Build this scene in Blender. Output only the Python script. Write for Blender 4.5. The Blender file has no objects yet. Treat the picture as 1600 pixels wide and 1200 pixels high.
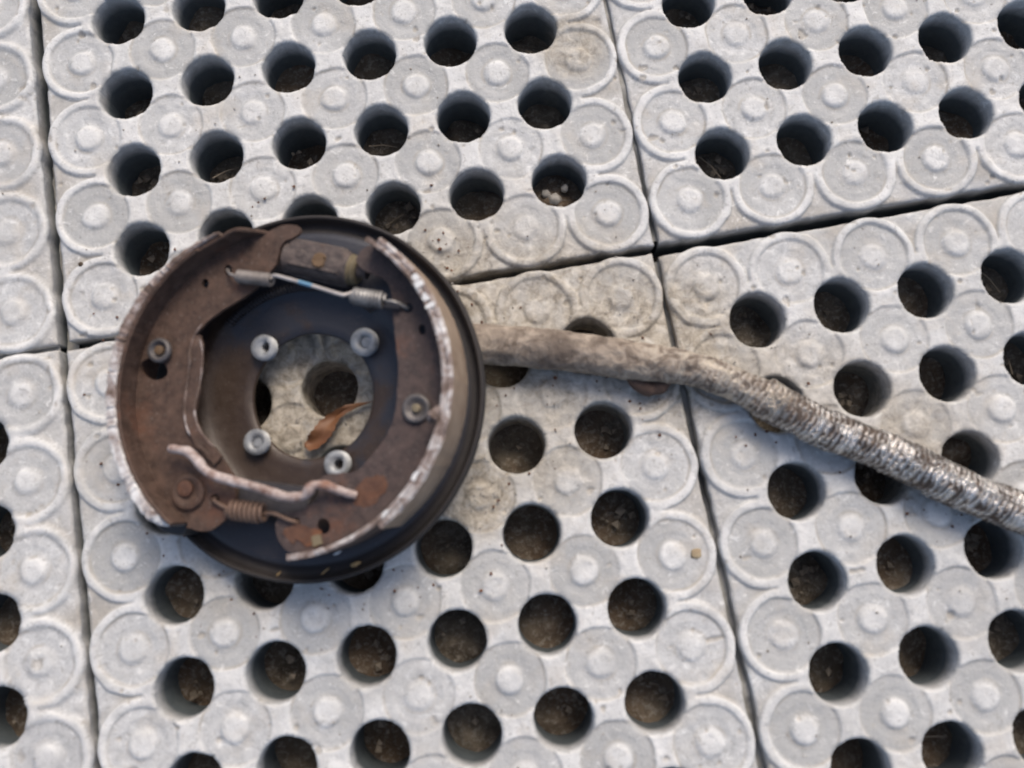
import bpy, bmesh, math, random
import numpy as np
from mathutils import Vector, Matrix, noise
from mathutils.geometry import delaunay_2d_cdt

random.seed(7); rng = np.random.default_rng(11)
S = 0.05            # one pitch of the paving pattern = 50 mm; shapes below are written in pitches
R = math.radians
sc = bpy.context.scene
col = sc.collection

# ------------------------------------------------------------------ camera, sky, sun, exposure
cd = bpy.data.cameras.new('camera'); cam = bpy.data.objects.new('camera', cd); col.objects.link(cam)
Rcv = Matrix(((0.98583, 0.167646, 0.005538), (-0.166226, 0.971999, 0.166093), (0.022462, -0.16466, 0.986095)))
F = Matrix(((1, 0, 0), (0, -1, 0), (0, 0, -1)))
M = (F @ Rcv.transposed() @ F).to_4x4()
M.translation = Vector((-2.18846, -2.9665, 9.79304)) * S
cam.matrix_world = M
cd.sensor_width = 36; cd.lens = 36 * 1356.49 / 1600
cd.clip_start = 0.01; cd.clip_end = 50
cd.dof.use_dof = True; cd.dof.focus_distance = 0.60; cd.dof.aperture_fstop = (cd.lens / 1000) / 0.0075
sc.camera = cam

SUN_EL, SUN_AZ = R(50), R(28)        # azimuth from +Y towards +X
wd = bpy.data.worlds.new('World'); sc.world = wd; wd.use_nodes = True
nt = wd.node_tree; nt.nodes.clear()
sky = nt.nodes.new('ShaderNodeTexSky'); sky.sky_type = 'NISHITA'; sky.sun_disc = False
sky.sun_elevation = SUN_EL; sky.sun_rotation = SUN_AZ
sky.dust_density = 4.0; sky.air_density = 1.0; sky.ozone_density = 1.0
bg = nt.nodes.new('ShaderNodeBackground'); bg.inputs[1].default_value = 0.12
wo = nt.nodes.new('ShaderNodeOutputWorld')
nt.links.new(sky.outputs[0], bg.inputs[0]); nt.links.new(bg.outputs[0], wo.inputs[0])
sl = bpy.data.lights.new('sun', 'SUN'); sl.energy = 1.5; sl.angle = R(26); sl.color = (1.0, 0.90, 0.78)
so = bpy.data.objects.new('sun', sl); col.objects.link(so)
d = Vector((math.sin(SUN_AZ) * math.cos(SUN_EL), math.cos(SUN_AZ) * math.cos(SUN_EL), math.sin(SUN_EL)))
so.rotation_euler = d.to_track_quat('Z', 'Y').to_euler()
sc.view_settings.view_transform = 'Standard'; sc.view_settings.look = 'None'
sc.view_settings.gamma = 1; sc.view_settings.exposure = 0.38

# ------------------------------------------------------------------ helpers
def setp(o, label=None, cat=None, group=None, kind=None):
    if label: o['label'] = label
    if cat: o['category'] = cat
    if group: o['group'] = group
    if kind: o['kind'] = kind
    return o

def link(name, me, mat, parent=None, smooth=True):
    o = bpy.data.objects.new(name, me); col.objects.link(o)
    if mat and not me.materials: me.materials.append(mat)
    if parent: o.parent = parent
    if smooth and len(me.polygons): me.polygons.foreach_set('use_smooth', [True] * len(me.polygons))
    return o

def mesh_np(V, Fq, smooth_angle=None):
    me = bpy.data.meshes.new('m')
    me.from_pydata([tuple(v) for v in (np.asarray(V) * S)], [], [tuple(int(i) for i in f) for f in Fq])
    me.validate(); me.update()
    return me

def sharpen(o, ang=35):
    me = o.data
    bm = bmesh.new(); bm.from_mesh(me)
    bmesh.ops.recalc_face_normals(bm, faces=bm.faces)
    for e in bm.edges:
        if len(e.link_faces) == 2:
            e.smooth = e.calc_face_angle(0) < R(ang)
    bm.to_mesh(me); bm.free()
    me.polygons.foreach_set('use_smooth', [True] * len(me.polygons)); me.update()
    return o

def nz(x, y, z=0.0, s=1.0):
    return noise.noise(Vector((x * s, y * s, z * s)))

def grid_noise(X, Y, cell, seed):
    """smooth value noise on arrays"""
    r = np.random.default_rng(seed)
    T = r.standard_normal((256, 256))
    x = X / cell + 40.3; y = Y / cell + 57.7
    i = np.floor(x).astype(int); j = np.floor(y).astype(int)
    u = x - i; v = y - j; u = u * u * (3 - 2 * u); v = v * v * (3 - 2 * v)
    a = T[i % 256, j % 256]; b = T[(i + 1) % 256, j % 256]; c = T[i % 256, (j + 1) % 256]; e = T[(i + 1) % 256, (j + 1) % 256]
    return (a * (1 - u) + b * u) * (1 - v) + (c * (1 - u) + e * u) * v

def sst(a, b, x):
    t = np.clip((x - a) / (b - a), 0, 1); return t * t * (3 - 2 * t)

# ------------------------------------------------------------------ node materials
class NT:
    def __init__(s, name):
        s.m = bpy.data.materials.new(name); s.m.use_nodes = True
        s.t = s.m.node_tree; s.t.nodes.clear()
        s.out = s.n('ShaderNodeOutputMaterial'); s.b = s.n('ShaderNodeBsdfPrincipled')
        s.l(s.b.outputs[0], s.out.inputs[0])
        s.geo = s.n('ShaderNodeNewGeometry'); s.tc = s.n('ShaderNodeTexCoord')
    def n(s, k): return s.t.nodes.new(k)
    def l(s, a, b): s.t.links.new(a, b)
    def noise(s, scale, detail=4, rough=.55, vec=None, dist=0):
        q = s.n('ShaderNodeTexNoise'); q.inputs['Scale'].default_value = scale
        q.inputs['Detail'].default_value = detail; q.inputs['Roughness'].default_value = rough
        q.inputs['Distortion'].default_value = dist
        s.l(vec or s.geo.outputs['Position'], q.inputs['Vector']); return q.outputs['Fac']
    def voro(s, scale, vec=None, out='Distance', feat='F1'):
        q = s.n('ShaderNodeTexVoronoi'); q.inputs['Scale'].default_value = scale; q.feature = feat
        s.l(vec or s.geo.outputs['Position'], q.inputs['Vector']); return q.outputs[out]
    def ramp(s, fac, stops):
        q = s.n('ShaderNodeValToRGB'); e = q.color_ramp.elements
        while len(e) < len(stops): e.new(0.5)
        for k, (p, c) in enumerate(stops):
            e[k].position = p; e[k].color = (*((c,) * 3 if isinstance(c, (int, float)) else c), 1)
        s.l(fac, q.inputs[0]); return q.outputs[0]
    def mix(s, fac, a, b, mode='MIX'):
        q = s.n('ShaderNodeMix'); q.data_type = 'RGBA'; q.blend_type = mode
        for v, i in ((fac, 0), (a, 6), (b, 7)):
            if isinstance(v, (int, float)): q.inputs[i].default_value = v if i == 0 else (v, v, v, 1)
            elif isinstance(v, tuple): q.inputs[i].default_value = (*v, 1)
            else: s.l(v, q.inputs[i])
        return q.outputs[2]
    def math(s, op, a, b=0.0, clamp=False):
        q = s.n('ShaderNodeMath'); q.operation = op; q.use_clamp = clamp
        for v, i in ((a, 0), (b, 1)):
            if isinstance(v, (int, float)): q.inputs[i].default_value = v
            else: s.l(v, q.inputs[i])
        return q.outputs[0]
    def sep(s, v):
        q = s.n('ShaderNodeSeparateXYZ'); s.l(v, q.inputs[0]); return q.outputs
    def blob(s, cx, cy, r, soft):
        """1 inside a spot of the pavement at (cx,cy) pitches, fading over soft"""
        q = s.n('ShaderNodeVectorMath'); q.operation = 'DISTANCE'
        xyz = s.sep(s.geo.outputs['Position']); c = s.n('ShaderNodeCombineXYZ')
        s.l(xyz[0], c.inputs[0]); s.l(xyz[1], c.inputs[1])
        s.l(c.outputs[0], q.inputs[0]); q.inputs[1].default_value = (cx * S, cy * S, 0)
        m = s.n('ShaderNodeMapRange'); m.interpolation_type = 'SMOOTHSTEP'
        s.l(q.outputs['Value'], m.inputs[0])
        m.inputs[1].default_value = r * S; m.inputs[2].default_value = (r + soft) * S
        m.inputs[3].default_value = 1; m.inputs[4].default_value = 0
        return m.outputs[0]
    def bump(s, h, strength=.5, dist=.001, prev=None):
        q = s.n('ShaderNodeBump'); q.inputs['Strength'].default_value = strength; q.inputs['Distance'].default_value = dist
        s.l(h, q.inputs['Height'])
        if prev: s.l(prev, q.inputs['Normal'])
        s.l(q.outputs[0], s.b.inputs['Normal']); return q.outputs[0]
    def fin(s, colr, rough=.8, metal=0.0, spec=.5):
        for v, k in ((colr, 'Base Color'), (rough, 'Roughness'), (metal, 'Metallic'), (spec, 'Specular IOR Level')):
            if isinstance(v, tuple): s.b.inputs[k].default_value = (*v, 1)
            elif isinstance(v, (int, float)): s.b.inputs[k].default_value = v
            else: s.l(v, s.b.inputs[k])
        return s.m

def mat_tile():
    t = NT('pale_cast_concrete')
    def attr(nm):
        q = t.n('ShaderNodeAttribute'); q.attribute_name = nm; return q.outputs['Fac']
    film, line = attr('film'), attr('line')
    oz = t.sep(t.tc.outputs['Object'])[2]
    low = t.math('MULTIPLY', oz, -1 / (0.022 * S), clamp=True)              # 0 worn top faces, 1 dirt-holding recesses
    n1 = t.noise(60, 5, .6); n2 = t.noise(420, 5, .65); n3 = t.noise(22, 4, .6); n4 = t.noise(170, 6, .7, dist=.6); n5 = t.noise(1100, 3, .6)
    top = t.mix(t.ramp(n1, [(.3, 0), (.68, 1)]), (.52, .52, .51), (.74, .735, .715))
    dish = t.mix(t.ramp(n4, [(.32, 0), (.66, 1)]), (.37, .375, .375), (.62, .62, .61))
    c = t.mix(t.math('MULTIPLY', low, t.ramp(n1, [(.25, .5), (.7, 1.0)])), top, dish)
    c = t.mix(t.math('MULTIPLY', film, t.ramp(n4, [(.3, .25), (.6, .85)])), c, (.33, .33, .32))
    c = t.mix(t.math('MULTIPLY', line, .75), c, t.mix(n4, (.26, .23, .19), (.42, .37, .30)))
    c = t.mix(t.ramp(n2, [(.57, 0), (.70, .45)]), c, (.28, .275, .26))             # dark specks
    c = t.mix(t.ramp(n4, [(.58, 0), (.67, .6)]), c, (.78, .78, .76))              # lime bloom
    c = t.mix(t.ramp(t.noise(260, 3, .6, dist=1.5), [(.60, 0), (.68, .45)]), c, (.25, .24, .22))
    c = t.mix(t.ramp(n5, [(.62, 0), (.70, .5)]), c, (.80, .80, .78))
    c = t.mix(t.ramp(t.noise(34, 4, .6), [(.53, 0), (.70, .40)]), c, (.47, .41, .33))   # earthy tint in patches
    c = t.mix(t.ramp(t.noise(28, 3, .6, dist=.8), [(.56, 0), (.66, .35)]), c, (.36, .36, .36))  # grey worn patches
    oi = t.n('ShaderNodeObjectInfo')
    st = t.noise(16, 5, .7, dist=1.2)
    c = t.mix(t.ramp(st, [(.52, 0), (.60, .35)]), c, (.40, .395, .38))
    c = t.mix(t.math('MULTIPLY', oi.outputs['Random'], .22), c, (.42, .42, .40))
    # the sides of the holes and joints turn dark blue-grey with depth
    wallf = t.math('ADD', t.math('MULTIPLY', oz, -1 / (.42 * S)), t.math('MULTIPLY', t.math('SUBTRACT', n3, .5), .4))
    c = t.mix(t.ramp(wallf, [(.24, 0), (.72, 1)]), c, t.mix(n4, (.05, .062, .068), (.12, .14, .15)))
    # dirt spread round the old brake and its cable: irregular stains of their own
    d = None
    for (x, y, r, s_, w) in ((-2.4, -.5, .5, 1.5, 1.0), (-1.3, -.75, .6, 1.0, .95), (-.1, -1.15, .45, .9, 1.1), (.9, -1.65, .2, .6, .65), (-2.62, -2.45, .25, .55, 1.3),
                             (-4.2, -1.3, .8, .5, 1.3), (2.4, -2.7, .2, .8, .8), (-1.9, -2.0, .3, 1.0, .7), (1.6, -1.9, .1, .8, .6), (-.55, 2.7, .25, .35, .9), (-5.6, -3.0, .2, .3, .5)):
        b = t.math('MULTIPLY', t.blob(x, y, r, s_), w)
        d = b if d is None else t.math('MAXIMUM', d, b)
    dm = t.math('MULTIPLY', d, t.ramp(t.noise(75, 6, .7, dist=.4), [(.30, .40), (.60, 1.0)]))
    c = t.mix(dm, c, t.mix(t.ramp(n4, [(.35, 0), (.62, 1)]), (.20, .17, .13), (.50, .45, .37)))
    h = t.math('ADD', t.math('MULTIPLY', n2, .5), t.noise(900, 4, .6))
    t.bump(h, .45, .0007, t.bump(n4, .4, .0013))
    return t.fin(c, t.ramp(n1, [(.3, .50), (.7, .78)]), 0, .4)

def mat_soil():
    t = NT('brown_soil')
    n1 = t.noise(45, 6, .7); n2 = t.noise(300, 6, .7)
    n3 = t.noise(14, 3, .5)
    c = t.mix(t.ramp(n1, [(.3, 0), (.7, 1)]), (.055, .043, .033), (.20, .17, .13))
    c = t.mix(t.ramp(n3, [(.45, 0), (.62, .6)]), c, (.12, .075, .045))
    c = t.mix(t.ramp(n2, [(.5, 0), (.66, .7)]), c, (.30, .275, .235))
    t.bump(t.math('ADD', n1, n2), .8, .003)
    return t.fin(c, .95, 0, .2)

def mat_rust(name, dark, mid, hot, hotpos=.58, hotamt=.7, rough=.75, metal=.1, scale=1.0, dusty=.25):
    t = NT(name); v = t.tc.outputs['Object']
    n1 = t.noise(38 * scale, 6, .65, v); n2 = t.noise(190 * scale, 6, .7, v); n3 = t.noise(700, 4, .6, v)
    c = t.mix(t.ramp(n2, [(.35, 0), (.65, 1)]), dark, mid)
    c = t.mix(t.ramp(n1, [(hotpos, 0), (hotpos + .16, hotamt)]), c, hot)
    c = t.mix(t.ramp(n3, [(.6, 0), (.72, dusty)]), c, (.42, .38, .33))
    t.bump(t.math('ADD', n2, t.math('MULTIPLY', n3, .4)), .5, .0008)
    return t.fin(c, t.ramp(n2, [(.3, rough - .15), (.7, min(1, rough + .12))]), metal, .4)

def mat_plate():
    """backing plate: old dark blue-black paint, browned by rust on one side"""
    t = NT('dark_painted_steel_plate'); v = t.tc.outputs['Object']; xyz = t.sep(v)
    n1 = t.noise(35, 5, .6, v); n2 = t.noise(220, 6, .7, v); n3 = t.noise(800, 4, .6, v)
    paint = t.mix(n1, (.022, .022, .028), (.046, .047, .058))
    rust = t.mix(n2, (.030, .019, .013), (.066, .042, .029))
    g = t.math('ADD', t.math('MULTIPLY', xyz[0], -.55 / S), t.math('MULTIPLY', xyz[1], -.42 / S)); g = t.math('ADD', g, .35)
    g = t.math('ADD', t.math('MULTIPLY', g, .55), t.math('MULTIPLY', t.math('SUBTRACT', n1, .5), 1.6))
    rr = t.n('ShaderNodeVectorMath'); rr.operation = 'LENGTH'; t.l(v, rr.inputs[0])
    inner = t.ramp(t.math('MULTIPLY', rr.outputs['Value'], 1 / (2.0 * S)), [(.66, 1), (.74, .25)])
    f = t.math('MULTIPLY', t.ramp(g, [(-.0, 0), (.22, 1)]), inner)
    c = t.mix(f, paint, rust)
    c = t.mix(t.ramp(n3, [(.62, 0), (.74, .3)]), c, (.25, .22, .2))
    rim = t.ramp(t.math('MULTIPLY', rr.outputs['Value'], 1 / (2.1 * S)), [(.855, 0), (.885, 1)])
    c = t.mix(t.math('MULTIPLY', rim, .85), c, t.mix(n2, (.012, .010, .009), (.040, .032, .028)))  # groove and rim darkened: occlusion shade beside the lining put into the colour
    t.bump(t.math('ADD', n2, t.math('MULTIPLY', n3, .3)), .3, .0006)
    return t.fin(c, t.mix(rim, t.ramp(n2, [(.3, .30), (.7, .5)]), .75), .1, .55)

def mat_chalk(name='chipped_lining_edge', bias=0.0, slope=0.0):
    """scraped or broken edge: chalky grey-white patches over brown"""
    t = NT(name); v = t.tc.outputs['Object']; xyz = t.sep(v)
    n1 = t.noise(75, 6, .72, v, .5); n2 = t.noise(520, 4, .6, v)
    f = t.math('ADD', n1, t.math('MULTIPLY', t.math('ADD', xyz[1], -.3 * S), -slope / S))
    f = t.math('ADD', f, bias)
    c = t.ramp(f, [(.36, (.11, .075, .058)), (.47, (.26, .20, .175)), (.55, (.50, .46, .44)), (.66, (.80, .79, .77))])
    c = t.mix(t.ramp(n2, [(.55, 0), (.7, .5)]), c, (.22, .17, .14))
    t.bump(t.math('ADD', n1, n2), .6, .001)
    return t.fin(c, .85, 0, .3)

def mat_cable():
    t = NT('dirty_braided_steel'); uv = t.tc.outputs['UV']
    P = t.geo.outputs['Position']
    mp = t.n('ShaderNodeMapping'); t.l(uv, mp.inputs[0]); mp.inputs['Scale'].default_value = (60, 2.2, 1)
    mp.inputs['Rotation'].default_value = (0, 0, 0)
    n1 = t.noise(24, 5, .6, P, .8); n2 = t.noise(95, 5, .65, P, 1.0); n3 = t.noise(420, 5, .65, P)
    along = t.sep(uv)[0]
    ph = t.math('ADD', t.math('MULTIPLY', along, 9.6 * 15), t.math('MULTIPLY', t.sep(uv)[1], 2))
    ph = t.math('ADD', ph, t.math('MULTIPLY', t.math('SUBTRACT', n2, .5), 3.2))
    st = t.math('ADD', t.math('MULTIPLY', t.math('SINE', t.math('MULTIPLY', ph, 6.2832)), .5), .5)
    f = t.math('ADD', along, t.math('MULTIPLY', t.math('SUBTRACT', n2, .5), .35))
    fr = t.ramp(f, [(.26, 0), (.46, 1)])
    dirt = t.mix(t.ramp(n2, [(.3, 0), (.7, 1)]), (.09, .062, .044), (.42, .35, .28))
    steel = t.mix(t.ramp(t.math('ADD', t.math('MULTIPLY', n2, .86), t.math('MULTIPLY', st, .14)), [(.42, 0), (.62, 1)]), (.10, .075, .060), (.72, .69, .65))
    c = t.mix(fr, dirt, steel)
    c = t.mix(t.ramp(n1, [(.52, 0), (.64, .6)]), c, (.065, .043, .032))
    mid = t.math('MULTIPLY', t.ramp(along, [(.20, 0), (.30, 1), (.40, 1), (.46, 0)]), t.ramp(n2, [(.45, 0), (.6, .8)]))
    c = t.mix(mid, c, (.44, .38, .30))
    c = t.mix(t.ramp(n3, [(.62, 0), (.72, .35)]), c, (.60, .57, .52))
    t.bump(t.math('ADD', n3, t.math('MULTIPLY', t.math('MULTIPLY', st, fr), .42)), .8, .0010, t.bump(n2, .8, .002))
    return t.fin(c, t.mix(fr, .8, t.ramp(n2, [(.35, .42), (.6, .20)])), t.math('MULTIPLY', fr, .75), .6)

def mat_plain(name, a, b, scale=200, rough=.6, metal=0., bumpd=.0005, bstr=.4, spec=.5):
    t = NT(name); v = t.tc.outputs['Object']
    n = t.noise(scale, 5, .65, v); n2 = t.noise(scale * 4, 4, .6, v)
    c = t.mix(t.ramp(n, [(.3, 0), (.7, 1)]), a, b)
    t.bump(t.math('ADD', n, t.math('MULTIPLY', n2, .5)), bstr, bumpd)
    return t.fin(c, rough, metal, spec)

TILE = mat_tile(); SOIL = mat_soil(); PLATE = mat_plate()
SHOE_L = mat_rust('brown_rusted_shoe_steel', (.056, .034, .025), (.122, .075, .055), (.18, .075, .042), .56, .55, scale=.8)
SHOE_R = mat_rust('purple_brown_shoe_steel', (.050, .036, .034), (.108, .076, .068), (.18, .078, .044), .57, .6)
ORANGE = mat_rust('orange_rust', (.075, .036, .024), (.15, .075, .048), (.24, .095, .042), .52, .7)
CHALK = mat_chalk('chipped_white_lining_edge', .045, .065); CHALK2 = mat_chalk('dull_lining_edge', -.02)
LINING = mat_plain('worn_brown_lining_face', (.24, .17, .12), (.38, .29, .215), 70, .6)
BLACK = mat_plain('dull_black', (.018, .018, .02), (.035, .033, .033), 120, .6)
CABLE = mat_cable()
ZINC = mat_plain('dull_zinc', (.17, .175, .18), (.50, .51, .51), 110, .5, .35)
SPRING = mat_plain('bright_spring_steel', (.16, .15, .145), (.42, .41, .40), 130, .45, .4)
OLDSPRING = mat_plain('rusted_spring_steel', (.12, .075, .055), (.22, .14, .10), 130, .7, .1)
GREYSPRING = mat_plain('grey_spring_steel', (.16, .14, .13), (.34, .31, .29), 130, .55, .3)
DARKSPRING = mat_plain('dark_spring_steel', (.035, .032, .035), (.075, .068, .07), 130, .55, .2)
ROD = mat_plain('scuffed_rod_steel', (.34, .30, .28), (.58, .54, .51), 90, .45, .3)
BLUE = mat_plain('blue_paint_mark', (.10, .22, .34), (.16, .32, .46), 120, .5)
CYL = mat_rust('grimy_cylinder_casting', (.060, .048, .045), (.155, .120, .105), (.19, .10, .05), .58, .5)
BOOT = mat_plain('perished_rubber', (.14, .115, .07), (.26, .215, .14), 90, .7)
OCHRE = mat_plain('ochre_grime', (.10, .06, .03), (.20, .12, .06), 90, .7)
STRUT = mat_rust('pinkish_flaking_rust', (.15, .075, .05), (.58, .50, .47), (.22, .085, .04), .53, .9, scale=.7, dusty=.6)
LEAF = mat_plain('dry_orange_leaf', (.15, .062, .028), (.27, .13, .055), 45, .55)
CHIP = mat_plain('pale_chip', (.5, .48, .44), (.7, .68, .64), 200, .8)
DULL = mat_plain('ochre_scrap', (.26, .19, .11), (.42, .34, .22), 60, .8)
STRAW = mat_plain('yellow_straw', (.42, .28, .12), (.58, .42, .22), 200, .8)

# ------------------------------------------------------------------ pavement
def tile_mesh(seed, n=46):
    r = np.random.default_rng(seed)
    N = 7 * n; E = 3.478
    g = np.linspace(-E, E, N + 1)
    X, Y = np.meshgrid(g, g, indexing='ij')
    wob = r.random((7, 7, 4)) * 2 - 1
    def edge(t):
        dy = np.abs(t - np.round(np.clip(t, -3, 3)))
        e = 3 + np.sqrt(np.clip(.492 ** 2 - dy ** 2, 0, None))
        return np.maximum(e, 3.462)
    for A, B in ((0, 1), (1, 0)):
        P_, Q = (X, Y) if A == 0 else (Y, X)
        s_ = np.sign(P_); a = np.abs(P_); m = a > 3.0
        e = edge(Q) + .006 * grid_noise(Q, s_ * 3.0 + A * 9, .12, seed + 5)
        Pn = np.where(m, s_ * (3 + (a - 3) * (e - 3) / (E - 3)), P_)
        if A == 0: X = Pn
        else: Y = Pn
    # holes: centres at half integers
    hx = np.clip(np.floor(X) + .5, -2.5, 2.5); hy = np.clip(np.floor(Y) + .5, -2.5, 2.5)
    dx, dy = X - hx, Y - hy; dh = np.hypot(dx, dy); th = np.arctan2(dy, dx)
    key = hx * 3.7 + hy * 9.1
    rad = .328 + .0022 * np.sin(2 * th + key * 5) + .0012 * np.sin(5 * th + key * 3) + .0010 * grid_noise(th * 3 + key * 11, key, .55, seed + 9)
    nick = grid_noise(th * 1.3 + key * 7, key * 3, .16, seed + 13)
    rad = rad + .016 * np.clip(nick - 2.2, 0, 1.2)
    inside = dh < rad
    # heights
    cxn = np.clip(np.round(X), -3, 3); cyn = np.clip(np.round(Y), -3, 3)
    D = np.hypot(X - cxn, Y - cyn)
    ix = (cxn + 3).astype(int); iy = (cyn + 3).astype(int)
    W = wob[ix, iy]
    Dn = D + .006 * grid_noise(X, Y, .15, seed + 1)
    rd = .378 + .008 * W[..., 0]
    border = (np.maximum(np.abs(cxn), np.abs(cyn)) > 2.5)
    dep = .022 + .006 * W[..., 1] + .004 * border
    Z = -dep * (1 - sst(rd, rd + .028, Dn))
    Z += -.007 * (1 - sst(.03, .09, np.abs(Dn - .195)))                        # moat round the stud
    bh = .015 + .008 * W[..., 2]
    Z += bh * (1 - sst(.135, .178, Dn)) + .009 * (1 - sst(.1, .16, Dn))
    mm = np.maximum(np.abs(X), np.abs(Y))
    out = sst(2.93, 2.99, mm) * sst(.478, .502, Dn)
    Z = Z * (1 - out) - .036 * out
    # a raised bead round each border disc
    bead = border * np.exp(-((Dn - .44) / .035) ** 2) * .006
    Z += bead * (1 - out)
    Z += .0035 * grid_noise(X, Y, .35, seed + 2) + .0022 * grid_noise(X, Y, .09, seed + 3) + .0012 * grid_noise(X, Y, .035, seed + 4)
    chips = grid_noise(X, Y, .07, seed + 6) + .6 * grid_noise(X, Y, .2, seed + 8)
    Z -= .018 * sst(2.0, 2.4, chips)
    pits = grid_noise(X, Y, .030, seed + 40); Z -= .007 * sst(1.7, 2.3, pits)
    # rounded lips
    lip = np.clip(1 - (dh - rad) / .030, 0, 1); Z -= .020 * lip ** 2
    edg = np.clip(1 - (np.minimum(edge(Y) - np.abs(X), edge(X) - np.abs(Y))) / .035, 0, 1); Z -= .024 * edg ** 2
    # dirt carried by the casting: per-disc film, thin tan line round each recess, grime round studs and in pits
    film = np.clip(.45 + .55 * wob[ix, iy, 3] + .25 * grid_noise(X, Y, .5, seed + 30), 0, 1) * (1 - sst(rd - .01, rd + .02, Dn)) * sst(.13, .18, Dn)
    line = np.exp(-((Dn - rd - .006) / .012) ** 2) * np.clip(.45 + .5 * grid_noise(X, Y, .22, seed + 31), 0, 1)
    line += .8 * np.exp(-((Dn - .182) / .014) ** 2) * np.clip(.3 + .6 * grid_noise(X, Y, .15, seed + 32), 0, 1)
    line += .9 * out * np.clip(.4 + .5 * grid_noise(X, Y, .3, seed + 33), 0, 1)
    line += .8 * sst(1.9, 2.3, chips) + .5 * sst(1.7, 2.3, pits)
    # faces
    idx = np.arange((N + 1) ** 2).reshape(N + 1, N + 1)
    a, b, c, e = idx[:-1, :-1], idx[1:, :-1], idx[1:, 1:], idx[:-1, 1:]
    ins = inside
    keep = ~(ins[:-1, :-1] | ins[1:, :-1] | ins[1:, 1:] | ins[:-1, 1:])
    quads = np.stack([a[keep], b[keep], c[keep], e[keep]], 1)
    # boundary vertices of holes -> snap
    ed = np.concatenate([quads[:, [0, 1]], quads[:, [1, 2]], quads[:, [2, 3]], quads[:, [3, 0]]])
    k1 = ed[:, 0].astype(np.int64) * (N + 1) ** 2 + ed[:, 1]; k2 = ed[:, 1].astype(np.int64) * (N + 1) ** 2 + ed[:, 0]
    be = ed[~np.isin(k1, k2)]
    Xf, Yf, Zf = X.ravel().copy(), Y.ravel().copy(), Z.ravel().copy()
    bv = np.unique(be)
    hxf, hyf, radf, thf, dhf = hx.ravel(), hy.ravel(), rad.ravel(), th.ravel(), dh.ravel()
    isn = (dhf[bv] < .42) & (mm.ravel()[bv] < 2.95)
    hv = bv[isn]
    Xf[hv] = hxf[hv] + radf[hv] * np.cos(thf[hv]); Yf[hv] = hyf[hv] + radf[hv] * np.sin(thf[hv]); Zf[hv] -= .012
    # walls downwards from all boundary edges
    V = [np.stack([Xf, Yf, Zf], 1)]; Q = [quads]
    remap = -np.ones((N + 1) ** 2, int); remap[bv] = np.arange(len(bv))
    base = (N + 1) ** 2; prev = bv.copy(); isb = np.zeros(len(bv), bool); isb[isn] = True
    zs = [-.05, -.16, -.34, -.6, -.95]
    for k, z in enumerate(zs):
        x = Xf[bv].copy(); y = Yf[bv].copy()
        rr = radf[bv] * (1.0 - .012 * (k + 1)) + .003 * grid_noise(thf[bv] * 2 + 3 * k, key.ravel()[bv], .4, seed + 20 + k)
        x[isb] = (hxf[bv] + rr * np.cos(thf[bv]))[isb]; y[isb] = (hyf[bv] + rr * np.sin(thf[bv]))[isb]
        x[~isb] *= 1 - .0006 * (k + 1); y[~isb] *= 1 - .0006 * (k + 1)
        zz = np.minimum(Zf[bv] - .012 * (k + 1), z)
        V.append(np.stack([x, y, zz], 1))
        cur = base + np.arange(len(bv))
        pa = prev[remap[be[:, 0]]]; pb = prev[remap[be[:, 1]]]; ca = cur[remap[be[:, 0]]]; cb = cur[remap[be[:, 1]]]
        Q.append(np.stack([pb, pa, ca, cb], 1)); prev = cur; base += len(bv)
    V = np.concatenate(V); Q = np.concatenate(Q)
    used = np.unique(Q); rm = -np.ones(len(V), int); rm[used] = np.arange(len(used)); V = V[used]; Q = rm[Q]
    me = bpy.data.meshes.new('paving_tile')
    me.vertices.add(len(V)); me.vertices.foreach_set('co', (V * S).astype(np.float32).ravel())
    me.loops.add(Q.size); me.loops.foreach_set('vertex_index', Q.astype(np.int32).ravel())
    me.polygons.add(len(Q)); me.polygons.foreach_set('loop_start', np.arange(0, Q.size, 4, dtype=np.int32))
    me.polygons.foreach_set('loop_total', np.full(len(Q), 4, np.int32))
    me.polygons.foreach_set('use_smooth', np.ones(len(Q), bool))
    me.update(calc_edges=True)
    for nm, arr in (('film', film), ('line', line)):
        full = np.zeros(len(V), np.float32); src = arr.ravel()
        m0 = used < (N + 1) ** 2; full[m0] = np.clip(src[used[m0]], 0, 1)
        me.attributes.new(nm, 'FLOAT', 'POINT').data.foreach_set('value', full)
    return me

pav = bpy.data.objects.new('pavement', None); col.objects.link(pav); setp(pav, kind='structure')
for k, (cx, cy, dx, dy, rot) in enumerate([
        (-3.5, 3.5, 0, 0, 0), (3.5, 3.5, -.0098, 0, .0034), (3.5, -3.5, -.0404, -.0707, .0063), (-3.5, -3.5, -.0334, -.0246, .0008),
        (-10.5, 3.5, -.055, .0, .002), (-10.5, -3.5, -.045, -.02, -.003)]):
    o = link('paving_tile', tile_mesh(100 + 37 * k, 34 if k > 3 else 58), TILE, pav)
    x = cx * math.cos(rot) - cy * math.sin(rot) + dx; y = cx * math.sin(rot) + cy * math.cos(rot) + dy
    o.location = (x * S, y * S, 0); o.rotation_euler = (R((.05, -.08, .06, -.04, .1, -.07)[k]), R((-.06, .05, .04, .07, -.05, .04)[k]), rot)

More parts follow.
